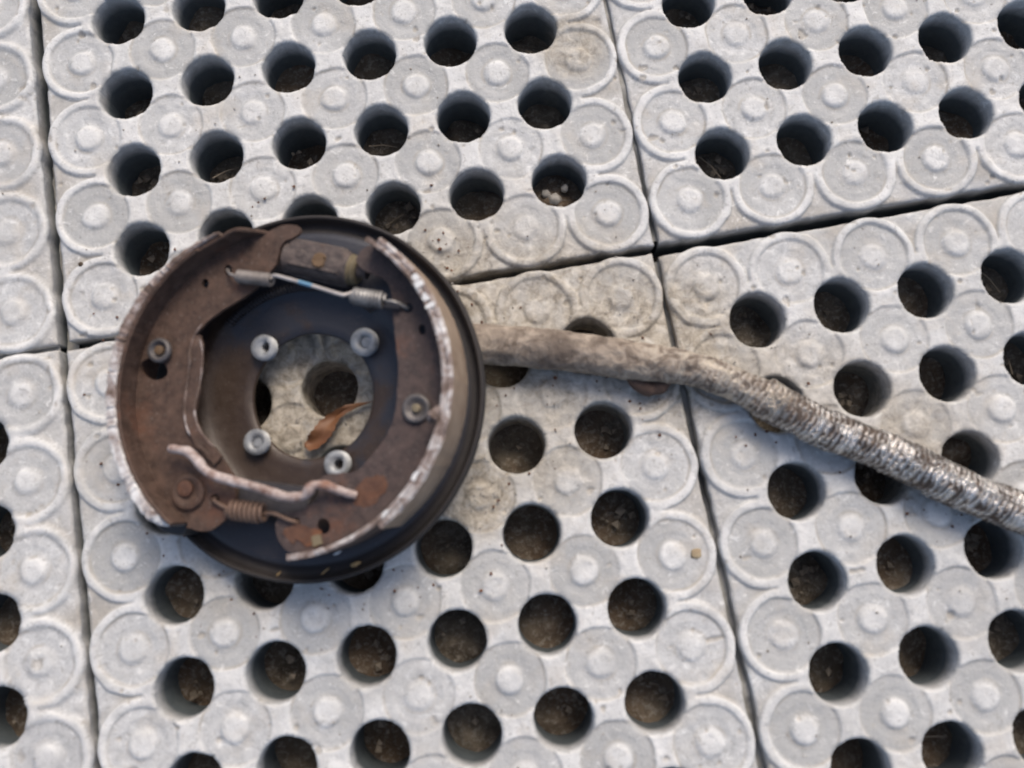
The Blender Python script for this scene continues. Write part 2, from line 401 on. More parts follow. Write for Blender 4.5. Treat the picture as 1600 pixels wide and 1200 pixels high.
# dusty sand lodged in the narrow joints
def joint(x0, y0, x1, y1, w, ztop, seed, dropout=0.0):
    nn = int(math.hypot(x1 - x0, y1 - y0) / .04); V = []; Fc = []
    dx, dy = (y1 - y0), -(x1 - x0); L = math.hypot(dx, dy); dx /= L; dy /= L
    for i in range(nn + 1):
        t = i / nn; x = x0 + (x1 - x0) * t; y = y0 + (y1 - y0) * t
        z = ztop + .05 * nz(x * 1.3, y * 1.3, seed) + .03 * nz(x * 5, y * 5, seed) - dropout * max(0, nz(x * .6, y * .6, seed + 3))
        for k in (-1, -.4, .3, 1): V.append((x + dx * w * k, y + dy * w * k, z + .02 * nz(x * 12, y * 12, k * 3 + seed)))
    for i in range(nn):
        for k in range(3): a = i * 4 + k; Fc.append((a, a + 1, a + 5, a + 4))
    return V, Fc
def join0(parts):
    V = []; Fc = []
    for v, f in parts:
        o = len(V); V += v; Fc += [tuple(i + o for i in q) for q in f]
    return V, Fc
SAND = mat_plain('joint_sand', (.16, .155, .14), (.40, .39, .36), 60, .9)
js = link('joint_sand', mesh_np(*join0([joint(-.012, .1, -.03, 6.9, .05, -.10, 1, .35), joint(-.035, -.15, .01, -6.9, .055, -.17, 2, .5),
                                        joint(-7.03, .0, -7.03, 6.9, .07, -.30, 3, .3), joint(-7.03, -.05, -7.03, -6.9, .07, -.28, 4, .3), joint(-13.9, .0, -7.1, 0, .05, -.13, 5, .3)])), SAND, pav)
js['kind'] = 'stuff'

# soil under the pavement
n = 420; gx = np.linspace(-15, 8, n); gy = np.linspace(-8, 8, int(n * .7))
X, Y = np.meshgrid(gx, gy, indexing='ij')
Z = -.64 + .07 * grid_noise(X, Y, .8, 1) + .05 * grid_noise(X, Y, .33, 2) + .028 * grid_noise(X, Y, .13, 3)
Z += .22 * np.exp(-((X + 1.1) ** 2 + (Y - .85) ** 2) / .06)
idx = np.arange(X.size).reshape(X.shape)
Q = np.stack([idx[:-1, :-1], idx[1:, :-1], idx[1:, 1:], idx[:-1, 1:]], -1).reshape(-1, 4)
g_ = link('ground', mesh_np(np.stack([X.ravel(), Y.ravel(), Z.ravel()], 1), Q), SOIL); setp(g_, kind='structure')

# ------------------------------------------------------------------ the brake: local frame tilted, right side resting on its cable
brake = bpy.data.objects.new('drum_brake', None); col.objects.link(brake)
setp(brake, 'rusty round drum brake assembly with two brake shoes, lying on the perforated pale paving', 'brake')
ez = Vector((-.167563, -.019713, .985664)); ey = ez.cross(Vector((1, 0, 0))).normalized(); ex = ey.cross(ez)
mw = Matrix((ex, ey, ez)).transposed().to_4x4(); mw.translation = Vector((-4.215, -1.16, .45)) * S
brake.matrix_world = mw

def P2(r, a): return (r * math.cos(R(a)), r * math.sin(R(a)))

def lathe(prof, seg=160, center=None, closed=True, rough=0, seed=0):
    """profile [(r,z)] closed ring profile; center(r)->offset"""
    V = []; Fc = []
    m = len(prof)
    for i in range(seg):
        a = 2 * math.pi * i / seg
        for (r, z) in prof:
            cx, cy = center(r) if center else (0, 0)
            rr = r + rough * nz(math.cos(a) * 3, math.sin(a) * 3, z * 5 + seed)
            V.append((cx + rr * math.cos(a), cy + rr * math.sin(a), z + rough * .7 * nz(r * math.cos(a) * 2, r * math.sin(a) * 2, seed + 4)))
    for i in range(seg):
        j = (i + 1) % seg
        for k in range(m if closed else m - 1):
            k2 = (k + 1) % m
            Fc.append((i * m + k, j * m + k, j * m + k2, i * m + k2))
    return mesh_np(V, Fc)

def cat_rom(pts, n=8, closed=False):
    pts = [Vector(p) for p in pts]; out = []
    L = len(pts)
    for i in range(L if closed else L - 1):
        p0 = pts[i - 1] if (i > 0 or closed) else pts[0] * 2 - pts[1]
        p1 = pts[i]; p2 = pts[(i + 1) % L]
        p3 = pts[(i + 2) % L] if (i + 2 < L or closed) else p2 * 2 - p1
        for k in range(n):
            t = k / n
            out.append(.5 * ((2 * p1) + (p2 - p0) * t + (2 * p0 - 5 * p1 + 4 * p2 - p3) * t * t + (3 * p1 - p0 - 3 * p2 + p3) * t ** 3))
    if not closed: out.append(pts[-1])
    return out

def tube(pts, r, seg=12, cap=True, rfun=None, uv=False):
    """sweep a round section along 3-D points"""
    pts = [Vector(p) for p in pts]; V = []; Fc = []; n = len(pts)
    T = [(pts[min(i + 1, n - 1)] - pts[max(i - 1, 0)]).normalized() for i in range(n)]
    up = Vector((0, 0, 1)) if abs(T[0].z) < .9 else Vector((1, 0, 0))
    N = (up - T[0] * up.dot(T[0])).normalized()
    s = 0
    for i in range(n):
        if i: s += (pts[i] - pts[i - 1]).length
        N = (N - T[i] * N.dot(T[i])).normalized(); B = T[i].cross(N)
        for k in range(seg):
            a = 2 * math.pi * k / seg
            rr = rfun(s, a) if rfun else (r(i / (n - 1)) if callable(r) else r)
            V.append(pts[i] + (N * math.cos(a) + B * math.sin(a)) * rr)
    for i in range(n - 1):
        for k in range(seg):
            k2 = (k + 1) % seg
            Fc.append((i * seg + k, i * seg + k2, (i + 1) * seg + k2, (i + 1) * seg + k))
    if cap:
        V += [pts[0], pts[-1]]; a, b = len(V) - 2, len(V) - 1
        for k in range(seg):
            k2 = (k + 1) % seg
            Fc.append((a, k2, k)); Fc.append((b, (n - 1) * seg + k, (n - 1) * seg + k2))
    return V, Fc

def join(parts):
    V = []; Fc = []
    for v, f in parts:
        o = len(V); V += [tuple(p) for p in v]; Fc += [tuple(i + o for i in q) for q in f]
    return V, Fc

def coil(p0, p1, rad, wire, turns, seg=6, bend=None, flat=1.0):
    p0, p1 = Vector(p0), Vector(p1); T = (p1 - p0); L = T.length; T.normalize()
    A = Vector((0, 0, 1)); A = (A - T * A.dot(T)).normalized(); B = T.cross(A); pts = []
    n = int(turns * 12)
    for i in range(n + 1):
        t = i / n; a = 2 * math.pi * turns * t
        c = p0.lerp(p1, t)
        if bend: c = c + Vector(bend) * (4 * t * (1 - t))
        w = rad * (1 - .35 * max(0, 1 - t * turns / .8) - .35 * max(0, 1 - (1 - t) * turns / .8))
        pts.append(c + A * math.cos(a) * w * flat + B * math.sin(a) * w)
    return tube(pts, wire, seg)

def plate2d(outer, holes, z0, z1, step=.06, rough=.006, seed=0, jag=0.0, zfun=None):
    """flat steel shape with real holes and thickness, slightly uneven"""
    outer = [Vector((p[0], p[1])) for p in outer]
    if jag:
        outer = [p + Vector((nz(p.x * 14, p.y * 14, seed), nz(p.x * 14, p.y * 14, seed + 9))) * jag for p in outer]
    loops = [outer] + [[Vector((p[0], p[1])) for p in h] for h in holes]
    vs = []; es = []
    for lp in loops:
        o = len(vs); vs += lp; es += [(o + i, o + (i + 1) % len(lp)) for i in range(len(lp))]
    def inside(p, lp):
        c = False; j = len(lp) - 1
        for i in range(len(lp)):
            if (lp[i].y > p.y) != (lp[j].y > p.y) and p.x < (lp[j].x - lp[i].x) * (p.y - lp[i].y) / (lp[j].y - lp[i].y) + lp[i].x: c = not c
            j = i
        return c
    xs = [p.x for p in outer]; ys = [p.y for p in outer]
    x = min(xs) + step / 2
    while x < max(xs):
        y = min(ys) + step / 2
        while y < max(ys):
            q = Vector((x + random.uniform(-.2, .2) * step, y + random.uniform(-.2, .2) * step))
            if inside(q, outer) and not any(inside(q, h) for h in loops[1:]): vs.append(q)
            y += step
        x += step
    ov, _, tri, *_ = delaunay_2d_cdt(vs, es, [], 1, 1e-6)
    tri = [t for t in tri if not any(inside((ov[t[0]] + ov[t[1]] + ov[t[2]]) / 3, h) for h in loops[1:])
           and inside((ov[t[0]] + ov[t[1]] + ov[t[2]]) / 3, outer)]
    m = len(ov)
    dz = [rough * (nz(p.x * 5, p.y * 5, seed) + .5 * nz(p.x * 15, p.y * 15, seed)) + (zfun(p.x, p.y) if zfun else 0) for p in ov]
    V = [(p.x, p.y, z1 + dz[i]) for i, p in enumerate(ov)] + [(p.x, p.y, z0 + dz[i]) for i, p in enumerate(ov)]
    Fc = [tuple(t) for t in tri] + [tuple(i + m for i in reversed(t)) for t in tri]
    cnt = {}
    for t in tri:
        for k in range(3):
            e = (t[k], t[(k + 1) % 3]); cnt[e] = 1
    for (a, b) in list(cnt):
        if (b, a) not in cnt: Fc.append((b, a, a + m, b + m))
    return V, Fc

def circle(cx, cy, r, n=18, ry=None, rot=0):
    ry = ry or r; out = []
    for i in range(n):
        a = 2 * math.pi * i / n; x, y = r * math.cos(a), ry * math.sin(a)
        out.append((cx + x * math.cos(rot) - y * math.sin(rot), cy + x * math.sin(rot) + y * math.cos(rot)))
    return out

def part(name, vf, mat, parent=brake, ang=35):
    me = mesh_np(*vf) if isinstance(vf, tuple) else vf
    return sharpen(link(name, me, mat, parent), ang)

def strip(a0, a1, rin, rout, z0, z1, n=None, c=(0, 0), top=None, chip=0, seed=0, nz_=5):
    """curved bar from angle a0 to a1 (degrees); rin/rout numbers or functions of angle; top(a) adds to z1"""
    n = n or max(8, int(abs(a1 - a0) / .8)); V = []; Fc = []
    f = lambda q, a: q(a) if callable(q) else q
    prof = None
    for i in range(n + 1):
        a = a0 + (a1 - a0) * i / n
        ri, ro = f(rin, a), f(rout, a)
        zt = z1 + (top(a) if top else 0)
        ch = chip * max(0, nz(a * .35, seed, 1.5) + .25) + chip * .6 * max(0, nz(a * 1.3, seed + 4, 2.5))
        ch2 = chip * max(0, nz(a * .5, seed + 7, .5) + .1)
        b = .012
        ring = [(ri, z0), (ri, z0 + (zt - z0) * .5), (ri, zt - b - ch2 * .5), (ri + b + ch2 * .15, zt - ch2 * .25), ((ri + ro) / 2, zt + .004 - .2 * ch), (ro - b - ch * .35, zt - ch * .5),
                (ro, zt - b - ch), (ro, z0 + (zt - z0) * .5), (ro, z0)]
        m = len(ring)
        for k, (r, z) in enumerate(ring):
            j = .004 * nz(a * .5, z * 4, seed)
            x, y = P2(r + j, a); V.append((x + c[0], y + c[1], z))
    for i in range(n):
        for k in range(m):
            k2 = (k + 1) % m
            Fc.append((i * m + k, i * m + k2, (i + 1) * m + k2, (i + 1) * m + k))
    Fc.append(tuple(range(m))[::-1]); Fc.append(tuple(n * m + k for k in range(m)))
    return V, Fc

# backing plate -------------------------------------------------------------
cen = lambda r: ((.05 * max(0, (1.2 - r) / .5), 0) if r < 1.2 else (0, 0))
prof = [(.69, -.075), (.705, -.055), (.80, -.05), (.95, -.045), (1.08, -.03), (1.16, .0), (1.22, .035), (1.28, .05), (1.5, .055), (1.74, .055), (1.80, .045),
        (1.84, .0), (1.875, -.03), (1.915, -.02), (1.94, .03), (1.952, .085), (1.965, .10), (1.985, .10), (1.998, .085),
        (2.0, .0), (1.985, -.075), (1.94, -.10), (1.86, -.10), (1.80, -.05), (1.5, .0), (1.28, -.01), (1.16, -.06), (1.0, -.10), (.705, -.115), (.69, -.105)]
bp = part('backing_plate', lathe(prof, 200, cen, rough=.010), PLATE, ang=60)
bp['label'] = 'dark blue-black dished backing plate with turned-up rim and large centre hole'

# dark ribbed spring lying along the step of the plate
pts = []
for i in range(420):
    t = i / 419; a = 128 - 88 * t; c = Vector((*P2(1.20, a), .085)); rr = Vector((*P2(1, a), 0)); ph = t * 2 * math.pi * 46
    pts.append(c + rr * math.cos(ph) * .045 + Vector((0, 0, 1)) * math.sin(ph) * .045)
part('garter_spring', tube(pts, .011, 5), DARKSPRING)

# bolt sleeves --------------------------------------------------------------
def sleeve(x, y, h, r, hole, hx=0, hy=0, z0=-.04, lean=(0, 0)):
    V = []; Fc = []; seg = 40
    ring = [(r * .97, 0)]
    for k in range(7):
        z = h * (k + .5) / 7; ring += [(r * 1.03, z), (r * .955, z + h / 14)]
    ring += [(r * .96, h), (r * .86, h + .012), (r * .55, h + .006), (hole, h - .012), (hole * .95, h * .2), (hole * .9, -.1)]
    for i in range(seg):
        a = 2 * math.pi * i / seg
        for (q, z) in ring:
            w = 0 if q > hole * 1.1 else 1
            V.append((x + hx * w + q * math.cos(a) + lean[0] * z + .004 * nz(math.cos(a) * 3, z * 20, x * 9), y + hy * w + q * math.sin(a) + lean[1] * z, z0 + z))
    m = len(ring)
    for i in range(seg):
        j = (i + 1) % seg
        for k in range(m - 1): Fc.append((i * m + k, j * m + k, j * m + k + 1, i * m + k + 1))
    return V, Fc
for (x, y, r, ho, hx, hy, lab) in ((-.385, .615, .128, .052, .035, .0, 'hollow'), (.755, .45, .135, .062, .015, -.01, 'plugged'),
                                  (-.61, -.40, .125, .058, .01, -.01, 'plugged'), (.265, -.795, .128, .055, .02, -.01, 'hollow')):
    s = part('bolt_sleeve', sleeve(x, y, .085, r + .012, ho, hx, hy, z0=-.01, lean=(.05, 0)), ZINC, ang=60)
    if lab == 'plugged':
        s['label'] = 'pale zinc sleeve with a stud filling its bore'
        part('stud', tube([(x + hx + .012, y + hy, -.05), (x + hx + .012, y + hy, .055), (x + hx + .012, y + hy, .065)], lambda t: ho * (1 if t < .9 else .8), 20), ZINC, s)
    else: s['label'] = 'pale zinc sleeve with an open bore'

PINK = mat_chalk('pinkish_corrosion', -.085)
# left shoe ----------------------------------------------------------------
TW = .036
def arcp(r, a0, a1, n=40, c=(0, 0)): return [(c[0] + P2(r, a0 + (a1 - a0) * i / n)[0], c[1] + P2(r, a0 + (a1 - a0) * i / n)[1]) for i in range(n + 1)]
left = [(-1.30, -1.20), (-1.20, -1.245), (-1.08, -1.275), (-.97, -1.24), (-.86, -1.18), (-.78, -1.11), (-.74, -1.02), (-.72, -.92), (-.72, -.80), (-.76, -.66), (-.90, -.48),
        (-1.03, -.33), (-1.08, -.22), (-1.12, -.05), (-1.08, .2), (-1.00, .44), (-.96, .66), (-.93, .80), (-.84, .89), (-.72, .965), (-.49, 1.05), (-.24, 1.15), (-.10, 1.26), (.04, 1.36),
        (.09, 1.46), (.17, 1.60), (.28, 1.625), (.37, 1.67), (.33, 1.755), (.16, 1.79)]
lp = [tuple(v)[:2] for v in cat_rom([(x, y, 0) for x, y in left], 4)]
outer = arcp(1.735, 90, 223, 90, (-.01, .01)) + lp
holesL = [circle(-.77, 1.34, .040, ry=.055), circle(-.49, 1.43, .045, ry=.06), circle(-.95, -.96, .05), circle(-1.47, .53, .17, ry=.11, rot=-.5, n=24)]
web = plate2d(outer, holesL, .40, .45, .07, .010, 3, jag=.012)
table = strip(90, 222, 1.72, 1.765, .10, .75, c=(-.01, .01), top=lambda a: -.30 * max(0, (97 - a) / 7) ** 1.3 - .04 * max(0, math.sin(R((a - 97) * 9))) * (a < 112), chip=.02, seed=1)
shl = part('brake_shoe', join([web, table]), SHOE_L)
shl['label'] = 'brown rusted left shoe with chipped pale edge overhanging the plate'
lin = strip(103, 221, 1.765, lambda a: 1.80 + .085 * min(1, max(0, (a - 104) / 45)) + .010 * nz(a * .4, 3, 0) - .09 * max(0, (a - 214) / 7) ** 2, .13, .75, c=(-.01, .01), chip=.026, seed=6, top=lambda a: -.10 * max(0, (a - 214) / 7) + .02 * nz(a * .9, 4, 0))
l1 = part('friction_lining', lin, CHALK, shl); l1['label'] = 'chipped chalky white lining edge'
blk = strip(201, 222.5, 1.80, lambda a: 1.83 + .22 * max(0, math.sin(math.pi * min(1, max(0, (a - 199) / 24)))) ** .5, .05, .36, c=(-.01, .01), chip=.04, seed=12)  # black curved strip standing out below the lower left edge
b1 = part('black_strip', blk, BLACK, shl); b1['label'] = 'black curved strip below the white edge'
# parking lever strip lying along the web's inner edge
lev_c = [(-.94, .78), (-.93, .62), (-.965, .42), (-1.02, .2), (-1.09, .0), (-1.085, -.16), (-1.0, -.36), (-.90, -.50), (-.84, -.58)]
cl = cat_rom([(x, y, 0) for x, y in lev_c], 6)
def band(cl, w, seed):
    L_ = []; R_ = []
    for i, p in enumerate(cl):
        t = (cl[min(i + 1, len(cl) - 1)] - cl[max(i - 1, 0)]).normalized(); nn = Vector((-t.y, t.x, 0))
        ww = w * (1 + .25 * nz(i * .35, seed, 0)); L_.append((p + nn * ww)[:2]); R_.append((p - nn * ww)[:2])
    return L_ + R_[::-1]
lv = part('parking_lever', plate2d(band(cl, .062, 2), [], .455, .50, .05, .012, 8, jag=.01), SHOE_L, shl); lv['label'] = 'narrow steel lever along the inner edge of the left shoe'

# scraped, corroded edges of the lever and of the web
for (ptsE, zz) in (([(-.84, .89), (-.93, .80), (-1.00, .66), (-1.03, .50), (-1.08, .30), (-1.13, .10), (-1.155, -.08), (-1.12, -.24), (-1.03, -.38), (-.93, -.50)], .497),
                   ([(-.88, .74), (-.87, .60), (-.90, .42), (-.955, .22), (-1.03, .02), (-1.025, -.16), (-.95, -.32), (-.86, -.44)], .497)):
    ee = cat_rom([(x, y, zz) for x, y in ptsE], 10); sd = ptsE[0][0] * 7
    V, Fc = tube(ee, lambda t: .006 + .022 * max(0, .22 + noise.noise(Vector((t * 9, sd, 0)))) * min(1, t * 12, (1 - t) * 12), 10)
    q = part('scraped_edge', (V, Fc), PINK, shl, 80); q['label'] = 'broken pale line of corrosion along a steel edge'

def cup(x, y, z, r, mat, parent, lab, pin=ZINC, dz=.05):
    V = []; Fc = []; ring = [(r * .98, 0), (r, dz * .6), (r * .93, dz), (r * .72, dz * 1.05), (r * .58, dz * .5), (r * .42, dz * .1), (r * .001, dz * .05)]
    seg = 36
    for i in range(seg):
        a = 2 * math.pi * i / seg
        for q, zz in ring: V.append((x + q * math.cos(a), y + q * math.sin(a), z + zz + .003 * nz(math.cos(a) * 2, math.sin(a) * 2, x)))
    m = len(ring)
    for i in range(seg):
        j = (i + 1) % seg
        for k in range(m - 1): Fc.append((i * m + k, j * m + k, j * m + k + 1, i * m + k + 1))
    c_ = part('hold_down_cup', (V, Fc), mat, parent, 60); c_['label'] = lab
    return c_
SPRC = mat_plain('grey_pressed_steel', (.08, .072, .07), (.17, .155, .15), 120, .5, .3)
def hpin(x, y, z, r, mat, cupo):
    part('hold_down_pin', tube([(x, y, z), (x, y, z + .035), (x, y, z + .045)], lambda t: r * (1 if t < .9 else .7), 16), mat, cupo)
# the left cup stands up on its spring over a slot in the web
c1 = cup(-1.34, .70, .50, .135, SPRC, shl, 'tan and grey spring cup standing over a dark slot')
hpin(-1.34, .70, .505, .05, OCHRE, c1)
part('hold_down_spring', coil((-1.36, .69, .30), (-1.34, .70, .50), .10, .014, 4), GREYSPRING, c1)
c2 = cup(-1.23, -.84, .455, .19, SHOE_L, shl, 'rust-covered spring cup near the lower end', dz=.04)
hpin(-1.25, -.80, .46, .085, ORANGE, c2)

# right shoe ---------------------------------------------------------------
right = [(-.17, -1.655), (-.25, -1.60), (-.31, -1.50), (-.33, -1.38), (-.30, -1.28), (-.22, -1.22), (-.10, -1.235), (.02, -1.215), (.15, -1.13), (.19, -1.05), (.21, -.97), (.30, -.92), (.46, -.935), (.63, -.93),
         (.80, -.80), (.98, -.63), (1.10, -.42), (1.17, -.14), (1.205, .05), (1.215, .27), (1.23, .52), (1.25, .80), (1.20, .95), (1.08, 1.05), (.98, 1.12), (.93, 1.22), (.98, 1.31), (1.08, 1.36)]
rp = [tuple(v)[:2] for v in cat_rom([(x, y, 0) for x, y in right], 4)]
cR = (.02, .04)
outer = rp + arcp(1.705, 49, -95, 100, cR)
holesR = [circle(1.40, .61, .052), circle(1.51, .36, .038, ry=.055), circle(.18, -1.43, .07, ry=.08), circle(-.10, -1.34, .045)]
webR = plate2d(outer[::-1], holesR, .40, .45, .07, .010, 14, jag=.010)
tabR = strip(-95, 49, 1.70, 1.745, .08, .73, c=cR, top=lambda a: -.0 * a - .35 * max(0, (-84 - a) / 11) ** 1.5 - .10 * max(0, (a - 43) / 6), chip=.02, seed=21)
shr = part('brake_shoe', join([webR, tabR]), SHOE_R)
shr['label'] = 'purplish brown right shoe sitting inside the rim of the plate'
def linr(a): return 1.81 + .005 * nz(a * .4, 9, 0)
linR = strip(-62, 45, 1.745, linr, .06, .74, c=cR, chip=.03, seed=31)
meR = mesh_np(*linR); meR.materials.append(LINING); meR.materials.append(CHALK2)
for p_ in meR.polygons:
    k = p_.index % 9
    if k in (3, 4, 2, 5): p_.material_index = 1
l2 = sharpen(link('friction_lining', meR, None, shr)); l2['label'] = 'worn brown lining with flaking grey top edge'
edg = strip(-95, 49, 1.694, 1.749, .728, .742, c=cR, top=lambda a: -.35 * max(0, (-84 - a) / 11) ** 1.5 - .10 * max(0, (a - 43) / 6), chip=.0, seed=22)
e1 = part('bare_edge', edg, CHALK2, shr); e1['label'] = 'pale scraped top edge of the right shoe'
# burr notch half way down the right shoe
part('weld_bead', tube([(1.50, -.60, .70), (1.56, -.57, .74), (1.63, -.50, .74)], lambda t: .035 + .03 * math.sin(math.pi * t), 12), CHALK2, shr)
# bright flakes on the edge
fl = []
for (a, r, w, h) in ((24, 1.745, .045, .04), (26.5, 1.765, .035, .035), (19, 1.74, .03, .035), (15.5, 1.735, .045, .022), (-42, 1.715, .018, .05), (-58, 1.72, .014, .06)):
    x, y = P2(r, a); x += cR[0]; y += cR[1]; r_ = R(a)
    o = [(x + u * math.cos(r_) - v * math.sin(r_), y + u * math.sin(r_) + v * math.cos(r_)) for u, v in ((w, -h), (w * 1.1, 0), (w * .7, h), (-w * .6, h * .9), (-w, .1 * h), (-w * .8, -h * .8))]
    fl.append(plate2d(o, [], .745, .752, .05, .004, 5, jag=.03))
WHITE = mat_plain('white_flake', (.62, .62, .61), (.80, .79, .77), 150, .8)
w1 = part('lining_flakes', join(fl), WHITE, shr); w1['kind'] = 'stuff'; w1['label'] = 'white flakes on the top edge of the lining'
c3 = cup(1.33, -.43, .455, .15, SPRC, shr, 'round grey spring cup with a square pin', dz=.045)
hpin(1.33, -.43, .458, .045, BOOT, c3)
# rust plate on the right web's lower end (orange skin)
rs = plate2d(band(cat_rom([(-.22, -1.50, 0), (-.12, -1.44, 0), (.0, -1.50, 0), (.12, -1.55, 0)], 5), .085, 4), [], .45, .458, .05, .004, 6, jag=.03)
q = part('rust_scale', rs, ORANGE, shr); q['label'] = 'orange rust scale'
rs = plate2d(circle(.72, -1.16, .20, 26, .13, .5), [], .45, .456, .05, .004, 16, jag=.05)
q = part('rust_scale', rs, ORANGE, shr); q['label'] = 'orange rust scale'
part('web_pad', plate2d([(.04, -1.62), (.15, -1.60), (.14, -1.50), (.05, -1.51)], [], .452, .475, .05, .004, 3, jag=.02), BOOT, shr)

# wheel cylinder -----------------------------------------------------------
A = Vector((.13, 1.49, 0)); B = Vector((.86, 1.175, 0)); T = (B - A).normalized(); N_ = Vector((-T.y, T.x, 0))
def frame_tube(t0, t1, r, n=14, zc=.27, seg=28, sq=1.0):
    pts = [A + T * (t0 + (t1 - t0) * i / n) + Vector((0, 0, zc)) for i in range(n + 1)]
    return tube(pts, r, seg)
L_ = (B - A).length
body = frame_tube(.0, L_ - .06, lambda t: .165 + .012 * math.sin(t * 19) * .3 + (.012 if t < .08 or t > .92 else 0), 24)
def box(c, ux, uy, hx, hy, z0, z1, bev=.02):
    c = Vector(c); pts = []
    for (a, b, k) in ((-1, -1, 0), (1, -1, 0), (1, 1, 0), (-1, 1, 0)):
        for (da, db) in ((1, 0), (0, 1)) if a * b < 0 else ((0, 1), (1, 0)):
            p = c + ux * (a * (hx - bev * da)) + uy * (b * (hy - bev * db)); pts.append((p.x, p.y))
    n = len(pts); V = [(x, y, z0) for x, y in pts] + [(x, y, z1 - bev) for x, y in pts]
    for x, y in pts:
        v = Vector((x, y, 0)) - c; V.append((c.x + v.x * (1 - bev / max(hx, hy)), c.y + v.y * (1 - bev / max(hx, hy)), z1))
    Fc = [tuple(range(2 * n, 3 * n))]
    for l in (0, 1):
        for i in range(n):
            j = (i + 1) % n; Fc.append((l * n + i, l * n + j, (l + 1) * n + j, (l + 1) * n + i))
    return V, Fc
mid = A.lerp(B, .46)
flange = box(mid, T, N_, L_ * .43, .185, .04, .22)
cy = part('wheel_cylinder', join([body, flange, box(mid + N_ * .04, T, N_, L_ * .44, .155, .2, .425, .045)]), CYL)
cy['label'] = 'grimy cast wheel cylinder between the upper shoe ends'
part('bleed_boss', tube([mid + T * .06 + Vector((0, 0, .36)), mid + T * .06 + Vector((0, 0, .43)), mid + T * .06 + Vector((0, 0, .45)), mid + T * .06 + Vector((0, 0, .40))], lambda t: .085 if t < .4 else (.07 if t < .8 else .03), 20), OCHRE, cy)
part('mounting_bolt', tube([mid - T * .17 + N_ * .03 + Vector((0, 0, .38)), mid - T * .17 + N_ * .03 + Vector((0, 0, .43)), mid - T * .17 + N_ * .03 + Vector((0, 0, .44))], lambda t: .055 if t < .9 else .04, 6), CYL, cy)
dbt = part('dust_boot', frame_tube(L_ - .07, L_ + .03, lambda t: .15 + .018 * math.sin(t * 12), 10), BOOT, cy); dbt['label'] = 'yellowed rubber boot at the right end'
dbt = part('dust_boot', frame_tube(-.06, .02, lambda t: .14 + .012 * math.sin(t * 12), 10), CYL, cy)
part('piston', frame_tube(L_ + .02, L_ + .14, .075, 4, zc=.3), CYL, cy)
part('piston', frame_tube(-.14, -.04, .075, 4, zc=.3), CYL, cy)

# return springs and rod ------------------------------------------------------
z = .545
def hook(pts, r): return tube(cat_rom(pts, 5), r, 8)
sp = part('return_spring', join([coil((-.36, 1.31, z), (.03, 1.18, z), .062, .014, 13), hook([(-.37, 1.31, z), (-.44, 1.36, z - .01), (-.49, 1.43, .47), (-.49, 1.44, .38)], .016)]), GREYSPRING)
sp['label'] = 'grey close-wound return spring at the left of the rod'
rod = part('spring_rod', hook([(.0, 1.20, z), (.07, 1.215, z + .03), (.20, 1.155, z + .03), (.50, 1.0, z + .03), (.74, .87, z + .03), (.80, .855, z + .02), (.88, .87, z)], .021), ROD)
part('paint_mark', tube([Vector((.325, 1.09, z + .031)), Vector((.46, 1.021, z + .031))], .0235, 12), BLUE, rod)
sp = part('return_spring', join([coil((.86, .835, z), (1.20, .71, z), .078, .018, 9), hook([(1.2, .71, z), (1.29, .68, z), (1.38, .62, .48), (1.40, .61, .38)], .018)]), SPRING)
sp['label'] = 'bright close-wound return spring at the right of the rod'
part('spring_hook', hook([(1.18, .68, .50), (1.27, .66, .50), (1.34, .64, .49)], .05), DARKSPRING, sp)
sp = part('return_spring', join([coil((-.80, -1.09, .47), (-.42, -1.20, .46), .092, .024, 7.5), hook([(-.80, -1.09, .47), (-.88, -1.03, .49), (-.95, -.97, .48), (-.95, -.95, .38)], .022),
                                 hook([(-.42, -1.2, .46), (-.30, -1.22, .50), (-.17, -1.30, .50), (-.10, -1.34, .46), (-.09, -1.35, .38)], .022)]), OLDSPRING)
sp['label'] = 'fat rusted lower return spring'

# wavy strut across the bottom: flat bar on edge, bent
cs = cat_rom([(-1.29, -.375, .62), (-1.20, -.40, .63), (-1.08, -.45, .64), (-1.00, -.54, .64), (-.93, -.65, .64), (-.84, -.73, .64), (-.70, -.80, .64), (-.40, -.93, .64), (-.15, -1.06, .63), (-.02, -1.10, .62), (.10, -1.09, .61), (.20, -1.02, .62),
              (.32, -1.04, .60), (.45, -1.12, .54), (.58, -1.185, .48)], 8)
def rst(t): return .040 + .012 * math.sin(math.pi * min(1, t * 6) / 2) - .012 * (t > .93) + .004 * math.sin(t * 60)
st = part('adjuster_strut', tube(cs, lambda t: rst(t) + .012 * noise.noise(Vector((t * 14, 3, 1))), 14), STRUT, ang=80); st['label'] = 'wavy pinkish rusted strut bar joining the lower ends of the shoes'
# anchor block under the lower ends
an = part('anchor_block', box(Vector((-.36, -1.06, 0)), Vector((.96, -.28, 0)), Vector((.28, .96, 0)), .40, .16, .05, .36), DARKSPRING)

